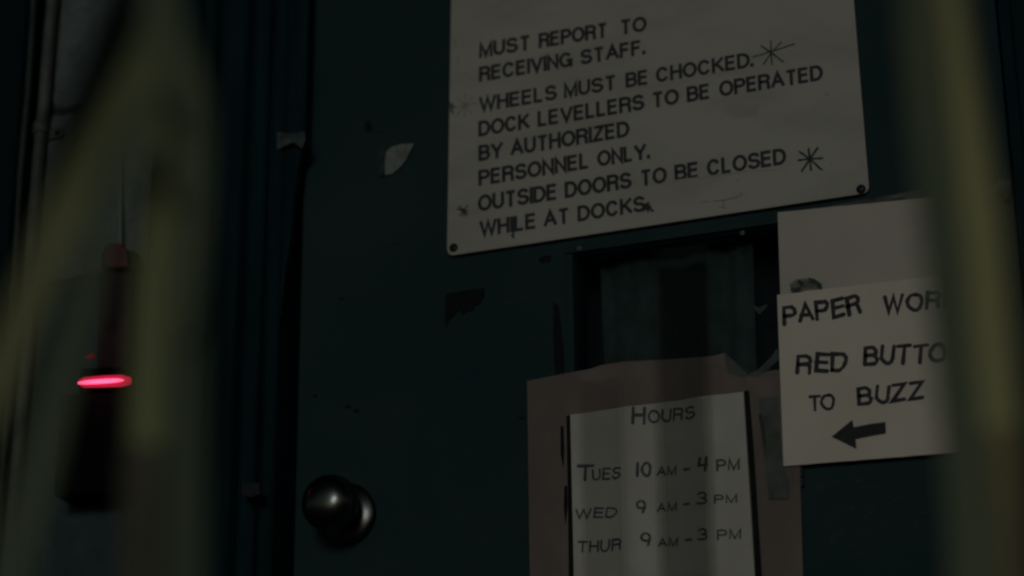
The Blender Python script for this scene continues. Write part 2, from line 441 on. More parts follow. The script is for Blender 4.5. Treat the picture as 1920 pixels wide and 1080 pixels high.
# left jamb: stepped profile (x along the wall, y depth), extruded upwards
def profile(name, prof, z0, z1, m, parent, **k):
    bm = bmesh.new()
    add_prism(bm, [Vector((x, y, z0)) for x, y in prof], Vector((0, 0, z1 - z0)))
    bmesh.ops.bevel(bm, geom=[e for e in bm.edges if abs(e.verts[0].co.z - e.verts[1].co.z) > .1], offset=.0015, segments=2, affect='EDGES')
    return link(name, finish(bm, name, True, 40), m, parent, **k)
xs = lambda px: X(px, -.03, 450)
a0 = XFL
prof = [(a0, .06), (a0, -.060), (xs(318), -.060), (xs(321), -.066), (xs(386), -.066), (xs(389), -.060), (xs(412), -.060), (xs(418), -.050), (xs(437), -.050), (xs(441), -.056), (xs(468), -.056), (xs(474), -.040),
        (xs(500), -.040), (xs(503), -.030), (xs(526), -.030), (xs(528), .06)]
profile('jamb', prof, 0, 2.12, M['frame'], df, label='left jamb with stepped edges')
profile('jamb', [(XDR + .006, .06), (XDR + .006, -.03), (XDR + .02, -.03), (XDR + .021, -.056), (XFR + .058, -.056), (XFR + .058, .06)], 0, 2.12, M['frame'], df)
box('head', (XFL, -.058, 2.122), (XFR + .058, .06, 2.218), M['frame'], df, bev=.002)
# rubber weatherstrip that covers the gap at the top and is torn away lower down
Yw = -.026
prism('weatherstrip', [(520, -80), (581, -80), (571, 250), (569, 272), (560, 310), (551, 372), (546, 440), (536, 500), (527, 590), (508, 636), (497, 655), (496, 700), (490, 930), (470, 940), (478, 560), (517, 250)], Yw, .008, M['frame'], df, bev=.0012)
box('gap_back', (xs(529), .05, 0), (XDL + .02, .058, 2.12), M['void'], df)
prism('strike_plate', [(452, 907), (486, 905), (488, 926), (470, 932), (454, 928)], -.058, .002, M['rose'], df)

# ------------------------------------------------------------------ door leaf with a window opening
dr = thing('door', 'dark green metal door with a small covered window, carrying the signs', 'door', ((XDL + XDR) / 2, 0, 0))
wTL, wTR, wBR, wBL = P(1070, 474), P(1474, 418), P(1490, 905), P(1083, 945)
wx0, wx1 = (wTL.x + wBL.x) / 2, (wTR.x + wBR.x) / 2
wz1 = (wTL.z + wTR.z) / 2; wz0 = (wBL.z + wBR.z) / 2
def leaf():
    bm = bmesh.new(); th = .045
    xsn = [XDL] + [XDL + (wx0 - XDL) * i / 14 for i in range(1, 14)] + [wx0] + [wx0 + (wx1 - wx0) * i / 6 for i in range(1, 6)] + [wx1] + [wx1 + (XDR - wx1) * i / 6 for i in range(1, 7)]
    zsn = [.01 + (wz0 - .01) * i / 16 for i in range(16)] + [wz0 + (wz1 - wz0) * i / 6 for i in range(6)] + [wz1 + (2.115 - wz1) * i / 12 for i in range(13)]
    f = {}; b = {}
    for i, x in enumerate(xsn):
        for j, z in enumerate(zsn):
            d = .0016 * noise.noise(Vector((x * 5, 3, z * 5))) + .0008 * noise.noise(Vector((x * 14, 1, z * 14)))
            edge = min(x - XDL, XDR - x)
            if edge < .01 or (wx0 - .02 < x < wx1 + .02 and wz0 - .02 < z < wz1 + .02): d = 0
            f[i, j] = bm.verts.new((x, max(d, -.0004), z)); b[i, j] = bm.verts.new((x, th, z))
    def hole(i, j): return wx0 - 1e-6 < xsn[i] and xsn[i + 1] < wx1 + 1e-6 and wz0 - 1e-6 < zsn[j] and zsn[j + 1] < wz1 + 1e-6
    nx, nz = len(xsn) - 1, len(zsn) - 1
    for i in range(nx):
        for j in range(nz):
            if hole(i, j): continue
            bm.faces.new((f[i, j], f[i + 1, j], f[i + 1, j + 1], f[i, j + 1])); bm.faces.new((b[i, j], b[i, j + 1], b[i + 1, j + 1], b[i + 1, j]))
            for (di, dj, a, c) in ((-1, 0, (i, j), (i, j + 1)), (1, 0, (i + 1, j), (i + 1, j + 1)), (0, -1, (i, j), (i + 1, j)), (0, 1, (i, j + 1), (i + 1, j + 1))):
                ii, jj = i + di, j + dj
                if ii < 0 or jj < 0 or ii >= nx or jj >= nz or hole(ii, jj): bm.faces.new((f[a], f[c], b[c], b[a]))
    return finish(bm, 'leaf', True, 30)
link('leaf', leaf(), M['door'], dr)
# window: moulding frame (with glass and cloth under it)
def frame_ring(x0, x1, z0, z1, w, yf, th):
    bm = bmesh.new(); bo = .0016
    add_box(bm, (x0 - w, yf, z0), (x0, yf + th, z1), bo); add_box(bm, (x1, yf, z0), (x1 + w, yf + th, z1), bo)
    add_box(bm, (x0 - w, yf - .0004, z1 + .0004), (x1 + w, yf + th, z1 + w), bo); add_box(bm, (x0 - w, yf - .0004, z0 - w), (x1 + w, yf + th, z0 - .0004), bo)
    return finish(bm, 'window', True, 50)
wn = link('window', frame_ring(wx0 + .002, wx1 - .002, wz0 + .002, wz1 - .002, .009, -.0045, .0040), M['door'], dr, label='small door window covered from inside with dark grey cloth')
link('gasket', frame_ring(wx0 + .0042, wx1 - .0042, wz0 + .0042, wz1 - .0042, .0040, .0006, .043), M['black'], wn)  # black liner added so the sunlit recess sides look shaded
box('pane', (wx0 + .001, .016, wz0 + .001), (wx1 - .001, .020, wz1 - .001), M['glass'], wn)
box('back_panel', (wx0 - .05, .10, wz0 - .05), (wx1 + .05, .105, wz1 + .05), M['void'], wn)
# cloth hung behind the glass, with vertical folds
def cloth():
    bm = bmesh.new(); y0 = .030
    A, B = P(1124, 476, y0), P(1412, 432, y0); zb_ = wz0 - .02
    rows = []
    for j in range(9):
        t = j / 8; row = []
        for i in range(61):
            u = i / 60; top = A.lerp(B, u)
            z = top.z * (1 - t) + zb_ * t; x = top.x + .003 * math.sin(t * 2 + u * 3)
            y = y0 + .0035 * math.sin(u * 17 + .7 * math.sin(u * 9) + t * .5) + .0015 * math.sin(u * 41)
            row.append(bm.verts.new((x, y, z)))
        rows.append(row)
    for j in range(8):
        for i in range(60): bm.faces.new((rows[j][i], rows[j][i + 1], rows[j + 1][i + 1], rows[j + 1][i]))
    bmesh.ops.solidify(bm, geom=bm.faces[:], thickness=.0012)
    return finish(bm, 'cloth', True, 60)
link('cloth', cloth(), M['curtain'], wn)
for x, y in ((1392, 437), (1086, 466)):
    lathe('screw', [(0, .0026), (.0008, .0026), (.0016, .0015), (.0017, 0)], P(x, y, -.0046), Vector((0, -1, 0)), M['pipe'], wn, seg=14)

# knob (part of the door)
KC = P(619, 943, -.046)
kn = lathe('knob', [(-.0445, .0), (-.042, .028), (-.040, .0300), (-.036, .0300), (-.034, .0275), (-.032, .0135), (-.024, .0125), (-.020, .0155), (-.015, .0220), (-.008, .0265), (0, .0280), (.007, .0268),
                    (.0125, .0235), (.0165, .0188), (.0190, .013), (.0202, .0065), (.0205, 0)], KC, Vector((0, -1, 0)), M['knob'], dr, label='round dull steel door knob')
# worn scratches in the paint: thin marks on the leaf
bm = bmesh.new()
for cx, cy, L, a in ((1560, 905, 26, -.35), (1540, 912, 16, -.4), (1612, 901, 10, -.1), (1596, 953, 7, .3), (1728, 962, 14, -.5), (1716, 985, 9, -1.2), (1668, 930, 8, -.2), (1640, 990, 10, -.4)):
    dx, dy = math.cos(a) * L / 2, math.sin(a) * L / 2
    strokes_px(bm, [[(cx - dx, cy - dy), (cx + dx * .3, cy + dy * .3 + 1), (cx + dx, cy + dy)]], 2.4, -.0006)
for _ in range(34):
    cx, cy = random.choice([(random.uniform(590, 830), random.uniform(80, 1010)), (random.uniform(830, 1030), random.uniform(500, 700)), (random.uniform(1520, 1740), random.uniform(885, 1030))])
    a = random.gauss(-.3, .5); L = random.uniform(4, 20)
    strokes_px(bm, [[(cx - math.cos(a) * L, cy - math.sin(a) * L), (cx, cy + random.uniform(-1.5, 1.5)), (cx + math.cos(a) * L, cy + math.sin(a) * L)]], random.uniform(.8, 1.8), -.0006)
link('scratch', up_faces(bm, 'scratch'), M['scratch'], dr, kind='stuff')
prism('paint_chip', [(684, 229), (694, 227), (698, 241), (690, 247), (683, 242)], -.0009, .0006, M['residue'], dr)
prism('paint_chip', [(1038, 566), (1046, 574), (1052, 610), (1056, 650), (1058, 712), (1042, 716), (1037, 640)], -.0012, .0008, M['residue'], dr)
prism('paint_chip', [(1010, 484), (1024, 478), (1034, 480), (1030, 490), (1012, 492)], -.0009, .0006, M['residue'], dr)
for cx, cy in ((652, 762), (668, 770), (590, 742), (977, 784), (640, 560)):
    prism('paint_chip', [(cx + random.uniform(4, 8) * math.cos(t), cy + random.uniform(2, 4) * math.sin(t)) for t in [i * 1.05 for i in range(6)]], -.0009, .0006, M['residue'], dr)

# ------------------------------------------------------------------ scraps stuck on the door
prism('torn_patch', [(836, 551), (870, 545), (907, 540), (909, 553), (899, 570), (888, 573), (887, 584), (876, 581), (868, 590), (860, 580), (850, 592), (842, 598), (836, 612), (834, 600)],
      -.0016, .0012, M['residue'], label='black torn patch of old tape on the door below the large sign', cat='tape patch')
def flake(name, pxs, y0, curl, m, **k):
    """a torn scrap, lifted towards one side"""
    bm = bmesh.new(); ps = []
    xs_ = [p[0] for p in pxs]; mn, mx = min(xs_), max(xs_)
    c = Vector((sum(xs_) / len(xs_), sum(p[1] for p in pxs) / len(pxs)))
    def lift(x): return y0 - curl * ((x - mn) / (mx - mn)) ** 2
    a = [bm.verts.new(P(x, y, lift(x))) for x, y in pxs]; ctr = bm.verts.new(P(c.x, c.y, lift(c.x)))
    fs = [bm.faces.new((a[i], a[(i + 1) % len(a)], ctr)) for i in range(len(a))]
    bmesh.ops.subdivide_edges(bm, edges=bm.edges[:], cuts=3, use_grid_fill=True)
    for v in bm.verts: v.co.y -= .0005 * noise.noise(v.co * 110)
    rim = [e for e in bm.edges if len(e.link_faces) == 1]
    bmesh.ops.extrude_edge_only(bm, edges=rim)
    for v in bm.verts:
        if all(len(f.verts) == 4 for f in v.link_faces) and any(len(e.link_faces) == 1 for e in v.link_edges) : v.co.y += .0004
    return link(name, finish(bm, name, True, 60), m, **k)
flake('sticker_scrap', [(723, 285), (734, 276), (752, 270), (776, 269), (770, 281), (760, 301), (747, 317), (736, 325), (722, 328), (722, 305)], -.0015, .002, M['scrap'],
      label='small torn pale sticker scrap on the dark door left of the large sign', cat='scrap')
flake('tape_remnant', [(709, 274), (722, 270), (724, 284), (721, 329), (708, 333), (716, 326), (707, 300)], -.0008, .0008, M['scratch'],
      label='dull grey tape remnant at the left side of the torn pale scrap', cat='tape')
flake('tape_tab', [(519, 247), (545, 251), (572, 246), (573, 262), (566, 279), (552, 266), (534, 273), (520, 281)], -.034, .004, M['foil'],
      label='crumpled silver tape tab bridging the gap at the door edge', cat='tape')
flake('tape_tab', [(1852, 364), (1866, 346), (1874, 336), (1895, 337), (1893, 372), (1884, 374), (1878, 352), (1860, 368)], -.006, .004, M['foil'],
      label='crumpled silver tape tab by the right edge of the door, right of the tall stalk', cat='tape')

# ------------------------------------------------------------------ large dock sign
SY = -.0060                            # front face of the sign
sg = thing('dock_sign', 'large off-white plastic sign with black capital lettering about chocked wheels and dock levellers', 'sign', P(1230, 420, SY))
def rounded(corners, r):
    out = []
    n = len(corners)
    for i, c in enumerate(corners):
        c = P(*c, SY); p = P(*corners[i - 1], SY); q = P(*corners[(i + 1) % n], SY)
        a = (p - c).normalized(); b = (q - c).normalized()
        s, e = c + a * r, c + b * r
        for k in range(7):
            t = k / 6; out.append(s.lerp(c, t).lerp(c.lerp(e, t), t))
    return out
bm = bmesh.new()
add_prism(bm, rounded([(847, -60), (1585, -190), (1630, 361), (838, 480)], .0085), Vector((0, .0038, 0)))
bmesh.ops.bevel(bm, geom=[e for e in bm.edges if abs(e.verts[0].co.y - SY) < 1e-6 and abs(e.verts[1].co.y - SY) < 1e-6], offset=.0007, segments=2, affect='EDGES')
link('panel', finish(bm, 'panel', True, 30), M['sign'], sg)
for x, y in ((850.6, 464.7), (1614.4, 354.7)):
    s = lathe('screw', [(0, .0046), (.0006, .0046), (.0016, .0036), (.0021, .0018), (.0022, 0)], P(x, y, SY - .0001), Vector((0, -1, 0)), M['screw'], sg, seg=24)
LINES = [
    (((899, 109), (1139, 70)), 28.5, [('MUST', 899, 995), ('REPORT', 1011, 1139), ('TO', 1163, 1212)]),
    (((899, 154), (1184, 106)), 28.5, [('RECEIVING', 899, 1073), ('STAFF', 1089, 1203), ('.', 1205, 1209.5)]),
    (((899, 211), (1387, 129.4)), 28.5, [('WHEELS', 899, 1044), ('MUST', 1058, 1156), ('BE', 1174, 1216), ('CHOCKED', 1231, 1406), ('.', 1408, 1412.5)]),
    (((899, 256.5), (1527, 152.7)), 29.5, [('DOCK', 898, 993), ('LEVELLERS', 1009, 1208), ('TO', 1223, 1273), ('BE', 1289, 1332), ('OPERATED', 1350, 1543)]),
    (((898, 302.6), (1161, 259)), 30, [('BY', 898, 943), ('AUTHORIZED', 958, 1180)]),
    (((898, 349), (1134, 311)), 30, [('PERSONNEL', 898, 1105), ('ONLY', 1121, 1212), ('.', 1214, 1218.5)]),
    (((899, 397), (1456, 310.5)), 31, [('OUTSIDE', 897, 1045), ('DOORS', 1060, 1184), ('TO', 1201, 1250), ('BE', 1266, 1311), ('CLOSED', 1327, 1474)]),
    (((903, 444.5), (1195, 398.5)), 30, [('WHILE', 900, 1006), ('AT', 1020, 1068), ('DOCKS', 1084, 1210)]),
]
for base, cap, words in LINES:
    bm = bmesh.new()
    for w, x0, x1 in words:
        write(bm, w, x0, x1, base, cap, SY - .0001, .20, gap=.115)
    link('lettering', up_faces(bm, 'lettering'), M['letter'], sg, label='printed line reading ' + ' '.join(w for w, _, _ in words).replace(' .', '.'))
def c5(l): return [[(820 + x / 2.4545, 50 + y / 2.4545) for x, y in s] for s in l]
def c6(l): return [[(1220 + x / 2.4545, 50 + y / 2.4545) for x, y in s] for s in l]
def marks(segs, w, m, label, yp=SY - .0003, parent=sg, name='marker_star'):
    bm = bmesh.new(); strokes_px(bm, segs, w, yp)
    return link(name, up_faces(bm, name), m, parent, label=label)
marks(c6([[(470, 140), (560, 112), (662, 80)], [(508, 88), (555, 120), (610, 162)], [(553, 65), (554, 120), (558, 175)], [(600, 72), (556, 118), (520, 172)]]), 2.6, M['ink'], 'hand drawn star after CHOCKED with a long tail')
marks(c6([[(680, 615), (735, 608), (790, 605)], [(685, 575), (733, 610), (787, 658)], [(768, 558), (733, 608), (695, 665)], [(726, 562), (738, 660)]]), 3.6, M['green_ink'], 'thick dark green hand drawn star right of CLOSED')
marks(c5([[(92, 840), (142, 850)], [(100, 826), (138, 868)], [(140, 822), (106, 868)], [(120, 836), (122, 872)]]), 2.6, M['ink'], 'small hand drawn star left of OUTSIDE')
marks(c5([[(78, 375), (125, 362), (178, 352)], [(92, 325), (157, 400)], [(128, 310), (126, 416)], [(160, 322), (85, 415)]]), 2.2, M['faint'], 'faded hand drawn star left of WHEELS')
marks(c5([[(58, 350), (66, 375), (72, 400)], [(52, 372), (78, 370)], [(74, 355), (60, 390)]]), 2.4, M['green_ink'], 'half star at the left edge of the sign')
marks(c5([[(950, 822), (975, 835), (992, 848)], [(958, 838), (972, 812)], [(948, 845), (980, 826)], [(962, 815), (970, 850)]]), 4.2, M['ink'], 'ink blot after DOCKS')
marks(c5([[(349, 880), (350, 968)], [(343, 960), (352, 972)]]), 3.4, M['green_ink'], 'ink drip over WHILE', name='ink_drip')
marks(c6([[(232, 806), (262, 804)], [(292, 803), (345, 797), (402, 782), (420, 768)], [(322, 828), (345, 836)], [(335, 806), (338, 834)]]), 2.0, M['faint'], 'faint squiggle near the bottom edge', name='squiggle')
marks(c6([[(805, 318), (820, 304)], [(396, 706), (402, 714)], [(828, 628), (833, 625)], [(412, 764), (424, 772)]]) + c5([[(92, 138), (98, 160)], [(92, 160), (96, 172)], [(88, 212), (108, 215)], [(124, 213), (134, 216)], [(80, 66), (84, 88)]]), 1.8, M['faint'], 'small faded specks', name='speck')['kind'] = 'stuff'
marks(c5([[(200, 412), (400, 386), (640, 340), (860, 292), (1080, 254)]]) + c6([[(0, 268), (140, 247), (280, 222), (440, 207)]]), 2.6, M['smear'], 'worn grey underline below WHEELS MUST BE CHOCKED', name='underline')
marks(c6([[(60, 716), (220, 694), (420, 668), (590, 656), (622, 654)]]), 2.4, M['smear'], 'worn grey underline below BE CLOSED', name='underline')
bm = bmesh.new()
for i in range(7):
    y = 352 + i * 10; strokes_px(bm, c6([[(330 + i * 11, y + 14), (400, y + 6), (492, y - 10)]]), 3.2, SY - .0002)
link('smudge', up_faces(bm, 'smudge'), M['smear'], sg, label='grey smudge below OPERATED')

# tape strip between the sign and the papers
flake('tape_strip', [(1528, 392), (1560, 386), (1600, 378), (1660, 367), (1728, 355), (1729, 370), (1660, 378), (1605, 385), (1560, 390)], -.0024, .0004, M['strip'],
      label='dull grey tape strip running right from under the corner of the large sign', cat='tape')

# ------------------------------------------------------------------ sheets of paper
def sheet(pxs, yf, m, name, parent=None, amp=.0006, th=.0003, nx=30, nz=26, warp=None, tl=True, **k):
    """a four-cornered sheet (TL TR BR BL) with gentle waves"""
    tlc, trc, brc, blc = [P(x, y, yf) for x, y in pxs]
    bm = bmesh.new(); g = {}
    for i in range(nx + 1):
        for j in range(nz + 1):
            u, v = i / nx, j / nz
            p = tlc.lerp(trc, u).lerp(blc.lerp(brc, u), v)
            dy = amp * noise.noise(Vector((p.x * 14, yf * 300, p.z * 14)))
            if warp: dy += warp(u, v)
            p.y += min(dy, .0) - 0 if warp is None else dy
            if j in (0, nz): p.z += .0003 * noise.noise(Vector((u * 12, yf * 99, 0)))
            g[i, j] = bm.verts.new(p)
    for i in range(nx):
        for j in range(nz): bm.faces.new((g[i, j], g[i, j + 1], g[i + 1, j + 1], g[i + 1, j]))
    bmesh.ops.recalc_face_normals(bm, faces=bm.faces[:])
    bmesh.ops.solidify(bm, geom=bm.faces[:], thickness=th)
    return link(name, finish(bm, name, True, 60), m, parent, **k)

sheet([(1458, 398), (1806, 364), (1812, 560), (1464, 580)], -.0060, M['paper_b'], 'blank_paper', amp=0,
      label='blank cream sheet of paper taped to the door under the corner of the large sign', cat='paper')
PY = -.0090
pp = thing('paper_note', 'cream paper note handwritten PAPER WORK RED BUTTON TO BUZZ with an arrow', 'paper note', P(1620, 870, PY))
sheet([(1457, 553), (1808, 511), (1822, 846), (1469, 874)], PY, M['paper'], 'sheet', pp, amp=0)
hp = PY - .0002
bm = bmesh.new()
write(bm, 'PAPER', 1468, 1616, ((1472, 613), (1610, 589)), 38, hp, .19, True, .15, .075)
link('handwriting', up_faces(bm, 'handwriting'), M['ink'], pp, label='handwritten word PAPER'); bm = bmesh.new()
write(bm, 'WORK', 1655, 1795, ((1664, 590), (1741, 583)), 36, hp, .19, True, .15, .075)
link('handwriting', up_faces(bm, 'handwriting'), M['ink'], pp, label='handwritten word WORK')
bm = bmesh.new()
write(bm, 'RED', 1492, 1589, ((1495, 703), (1572, 696)), 38, hp, .19, True, .15, .075)
link('handwriting', up_faces(bm, 'handwriting'), M['ink'], pp, label='handwritten word RED'); bm = bmesh.new()
write(bm, 'BUTTON', 1619, 1806, ((1620, 688), (1745, 681)), 38, hp, .19, True, .12, .075)
link('handwriting', up_faces(bm, 'handwriting'), M['ink'], pp, label='handwritten word BUTTON')
bm = bmesh.new()
write(bm, 'TO', 1517, 1566, ((1530, 772), (1565, 767)), 32, hp, .17, True, .0, .05)
link('handwriting', up_faces(bm, 'handwriting'), M['ink'], pp, label='handwritten word TO'); bm = bmesh.new()
write(bm, 'BUZZ', 1608, 1732, ((1613, 760), (1728, 751)), 36, hp, .19, True, .15, .075)
link('handwriting', up_faces(bm, 'handwriting'), M['ink'], pp, label='handwritten word BUZZ')
bm = bmesh.new()
ar = [(1559, 819), (1577, 804), (1598, 787), (1601, 801), (1630, 795), (1660, 791), (1661, 803), (1661, 813), (1632, 818), (1604, 824), (1606, 842), (1580, 829)]
bm.faces.new([bm.verts.new(P(x, y, hp - .0001)) for x, y in ar])
link('arrow', up_faces(bm, 'arrow'), M['solid_ink'], pp, label='solid black arrow pointing left')
flake('tape_scrap', [(1480, 533), (1492, 524), (1510, 521), (1528, 523), (1541, 532), (1540, 538), (1515, 540), (1486, 547)], -.0096, .0012, M['tape'],
      label='curled clear tape scrap on the blank sheet above PAPER WORK', cat='tape')
marks([[(1518, 523), (1530, 527), (1539, 536)], [(1498, 527), (1505, 532)], [(1484, 543), (1500, 541)]], 4.5, M['green_ink'], None, yp=-.0118, parent=bpy.data.objects['tape_scrap'], name='dirt')

# ------------------------------------------------------------------ opening hours on its cardboard
CY = -.0066
hc = thing('hours_notice', 'brown cardboard notice with a paper handwritten HOURS, TUES and WED times', 'notice', P(1240, 1010, CY))
prism('cardboard', [(988, 714), (1050, 702), (1108, 692), (1124, 685), (1168, 678), (1250, 674), (1338, 668), (1358, 661), (1380, 682), (1403, 703), (1450, 694), (1498, 690), (1500, 880), (1507, 1120), (994, 1130)], CY + .0002, .0018, M['card'], hc, bev=.0003)
def fold(u, v):
    # creases of a sheet that was folded lengthwise
    return -.0016 + .0014 * math.sin(u * 13.5 + .2) * (.75 + .25 * math.sin(v * 3)) + .0004 * math.sin(u * 31)
sheet([(1070, 778), (1394, 735), (1417, 1110), (1078, 1130)], CY - .0006, M['paper_h'], 'sheet', hc, amp=0, warp=fold, nx=60)
Ky = CY - .0002
prism('border_tape', [(1062, 780), (1071, 778), (1075, 905), (1080, 1130), (1067, 1130), (1065, 960)], Ky - .0003, .0006, M['residue'], hc)  # dark strips along the side edges of the sheet
prism('border_tape', [(1395, 733), (1404, 732), (1412, 830), (1430, 1110), (1418, 1110), (1410, 960)], Ky - .0036, .0006, M['residue'], hc)
prism('border_tape', [(1051, 800), (1056, 798), (1058, 845), (1056, 878), (1051, 850)], Ky - .0003, .0006, M['residue'], hc)
prism('border_tape', [(1058, 912), (1063, 910), (1064, 950), (1060, 985), (1057, 950)], Ky - .0003, .0006, M['residue'], hc)
hy = CY - .0006
HT = [P(1070, 778, hy), P(1394, 735, hy), P(1417, 1110, hy), P(1078, 1130, hy)]
def conform(bm):
    for v in bm.verts:
        lift = hy - v.co.y; vv = 0; uu = .5
        for _ in range(6):
            L_ = HT[0].lerp(HT[3], vv); R_ = HT[1].lerp(HT[2], vv)
            uu = (v.co.x - L_.x) / (R_.x - L_.x)
            T_ = HT[0].lerp(HT[1], uu); B_ = HT[3].lerp(HT[2], uu)
            vv = (v.co.z - T_.z) / (B_.z - T_.z)
        v.co.y = hy + fold(uu, vv) - .00055 - lift
    return bm
bm = bmesh.new()
write(bm, 'H', 1186, 1211, ((1188, 798), (1294, 788)), 34, hy, .165, True, .12, .02)
write(bm, 'OURS', 1215, 1304, ((1188, 798), (1294, 788)), 25, hy, .16, True, .16, .03)
link('handwriting', up_faces(conform(bm), 'handwriting'), M['hours_ink'], hc, label='handwritten heading HOURS')
bm = bmesh.new(); b = ((1093, 904), (1387, 883))
write(bm, 'T', 1080, 1114, b, 33, hy, .165, True, .1, .02); write(bm, 'UES', 1110, 1165, b, 23, hy, .165, True, .16, .03)
write(bm, '10', 1195, 1222, ((1197, 897), (1222, 895)), 29, hy, .175, True, .16, .02); write(bm, 'AM', 1232, 1268, ((1232, 893), (1268, 891)), 18, hy, .18, True, .12, .03)
write(bm, '-', 1280, 1295, ((1281, 889), (1294, 888)), 18, hy, .2, True); write(bm, '4', 1308, 1330, ((1308, 888), (1330, 887)), 30, hy, .175, True)
write(bm, 'PM', 1345, 1387, ((1345, 886), (1387, 882)), 22, hy, .175, True, .12, .03)
link('handwriting', up_faces(conform(bm), 'handwriting'), M['hours_ink'], hc, label='handwritten line reading TUES 10AM - 4 PM')
bm = bmesh.new()
write(bm, 'WED', 1078, 1158, ((1085, 974), (1154, 971)), 20, hy, .16, True, .14, .04)
write(bm, '9', 1193, 1212, ((1192, 966), (1212, 965)), 26, hy, .16, True); write(bm, 'AM', 1232, 1269, ((1232, 961), (1269, 959)), 17, hy, .18, True, .12, .03)
write(bm, '-', 1280, 1295, ((1281, 954), (1294, 953)), 18, hy, .2, True); write(bm, '3', 1306, 1328, ((1306, 949), (1328, 948)), 24, hy, .165, True)
write(bm, 'PM', 1340, 1383, ((1340, 947), (1383, 944)), 17, hy, .18, True, .12, .03)
link('handwriting', up_faces(conform(bm), 'handwriting'), M['hours_ink'], hc, label='handwritten line reading WED 9 AM - 3 PM')
bm = bmesh.new()
write(bm, 'THUR', 1083, 1166, ((1083, 1038), (1166, 1034)), 23, hy, .165, True, .14, .04)
write(bm, '9', 1201, 1221, ((1201, 1027), (1221, 1026)), 27, hy, .16, True); write(bm, 'AM', 1234, 1271, ((1234, 1027), (1271, 1025)), 17, hy, .18, True, .12, .03)
write(bm, '-', 1283, 1298, ((1283, 1021), (1298, 1020)), 18, hy, .2, True); write(bm, '3', 1308, 1328, ((1308, 1016), (1328, 1015)), 23, hy, .165, True)
write(bm, 'PM', 1346, 1390, ((1346, 1015), (1390, 1012)), 20, hy, .16, True, .12, .03)
link('handwriting', up_faces(conform(bm), 'handwriting'), M['hours_ink'], hc, label='handwritten line reading THUR 9 AM - 3 PM')
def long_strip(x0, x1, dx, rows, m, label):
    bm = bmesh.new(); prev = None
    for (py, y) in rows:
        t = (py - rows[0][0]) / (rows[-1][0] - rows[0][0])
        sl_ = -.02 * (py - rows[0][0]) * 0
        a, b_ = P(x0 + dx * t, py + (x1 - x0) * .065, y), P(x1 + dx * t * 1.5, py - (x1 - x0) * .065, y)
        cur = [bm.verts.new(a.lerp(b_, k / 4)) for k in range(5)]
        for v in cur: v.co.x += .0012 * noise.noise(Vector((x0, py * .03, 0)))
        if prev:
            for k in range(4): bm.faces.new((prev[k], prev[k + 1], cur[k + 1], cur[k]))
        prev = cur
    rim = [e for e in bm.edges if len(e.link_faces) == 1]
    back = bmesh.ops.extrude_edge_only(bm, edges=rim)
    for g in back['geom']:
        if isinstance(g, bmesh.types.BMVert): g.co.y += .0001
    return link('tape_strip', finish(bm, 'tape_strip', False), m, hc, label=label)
ROWS = [(462, -.0054), (560, -.0058), (660, -.0078), (720, -.0090), (790, -.0114), (900, -.0114), (1100, -.0114)]  # stacked see-through layers paint soft shade bands over notice and window
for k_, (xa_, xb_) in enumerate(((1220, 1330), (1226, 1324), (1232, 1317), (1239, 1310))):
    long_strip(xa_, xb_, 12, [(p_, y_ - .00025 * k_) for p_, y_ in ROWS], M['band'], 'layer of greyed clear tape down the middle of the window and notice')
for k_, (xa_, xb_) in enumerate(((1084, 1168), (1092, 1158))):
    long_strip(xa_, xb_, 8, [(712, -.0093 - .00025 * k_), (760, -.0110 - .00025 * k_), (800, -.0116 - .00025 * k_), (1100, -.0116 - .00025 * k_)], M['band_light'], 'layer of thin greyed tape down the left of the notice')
flake('clear_tape', [(1358, 661), (1381, 681), (1404, 703), (1392, 706), (1368, 700), (1362, 690)], -.0072, .0006, M['tape'], parent=hc, label='clear tape corner left of the torn notch')
flake('clear_tape', [(1403, 703), (1425, 690), (1446, 668), (1458, 652), (1461, 672), (1440, 694), (1420, 706)], -.0072, .0006, M['tape'], parent=hc, label='clear tape corner right of the torn notch')
flake('clear_tape', [(1421, 745), (1458, 742), (1462, 800), (1468, 870), (1480, 905), (1479, 934), (1442, 936), (1436, 880), (1428, 820)], -.0088, .0004, M['tape'], parent=hc, label='long clear tape strip down the right side')
marks([[(1425, 779), (1430, 800), (1434, 829)]], 5, M['ink'], None, yp=-.0098, parent=hc, name='ink_dash')
flake('tape_glint', [(1410, 573), (1422, 576), (1441, 569), (1436, 577), (1424, 590), (1417, 582)], -.0066, .001, M['tape'], label='tiny curl of clear tape on the window edge left of the paper note', cat='tape')

# ------------------------------------------------------------------ conduits on the block wall
def at(px, py, y): return P(px, py, y)
rp = .0066; yp_ = YW - .012
cp = thing('conduit_pipe', 'thick grey painted conduit with a coupling, on the rough wall at the far left', 'pipe', (P(40, 900, yp_).x, yp_, 0))
top = [(103, -60), (97, 20), (91, 80), (86, 150), (82, 200), (76, 250), (70, 330), (62, 430), (56, 540), (49, 660)]
path = [at(x, y, yp_) for x, y in top]
path.append(Vector((path[-1].x - .002, yp_, path[-1].z - .3))); path.append(Vector((path[-1].x, yp_, 0)))
path.insert(0, path[0] + Vector((.004, 0, .5)))
tube('tube', path, rp, M['pipe'], cp)
def collar(parent, px, py0, py1, r, m, name='coupling'):
    a, b_ = at(px + (py1 - py0) * .04, py0, yp_), at(px, py1, yp_)
    pts = [a.lerp(b_, t) for t in (0, .12, .15, .5, .85, .88, 1)]
    tube(name, pts, [r * .98, r * 1.08, r, r * .97, r, r * 1.08, r * .98], m, parent, seg=20)
collar(cp, 76, 232, 252, .0084, M['pipe'])
cl = prism('pipe_strap', [(88, 243), (99, 241), (118, 240), (121, 250), (117, 258), (100, 260), (87, 262)], YW - .0042, .0016, M['pipe'], cp, bev=.0004)
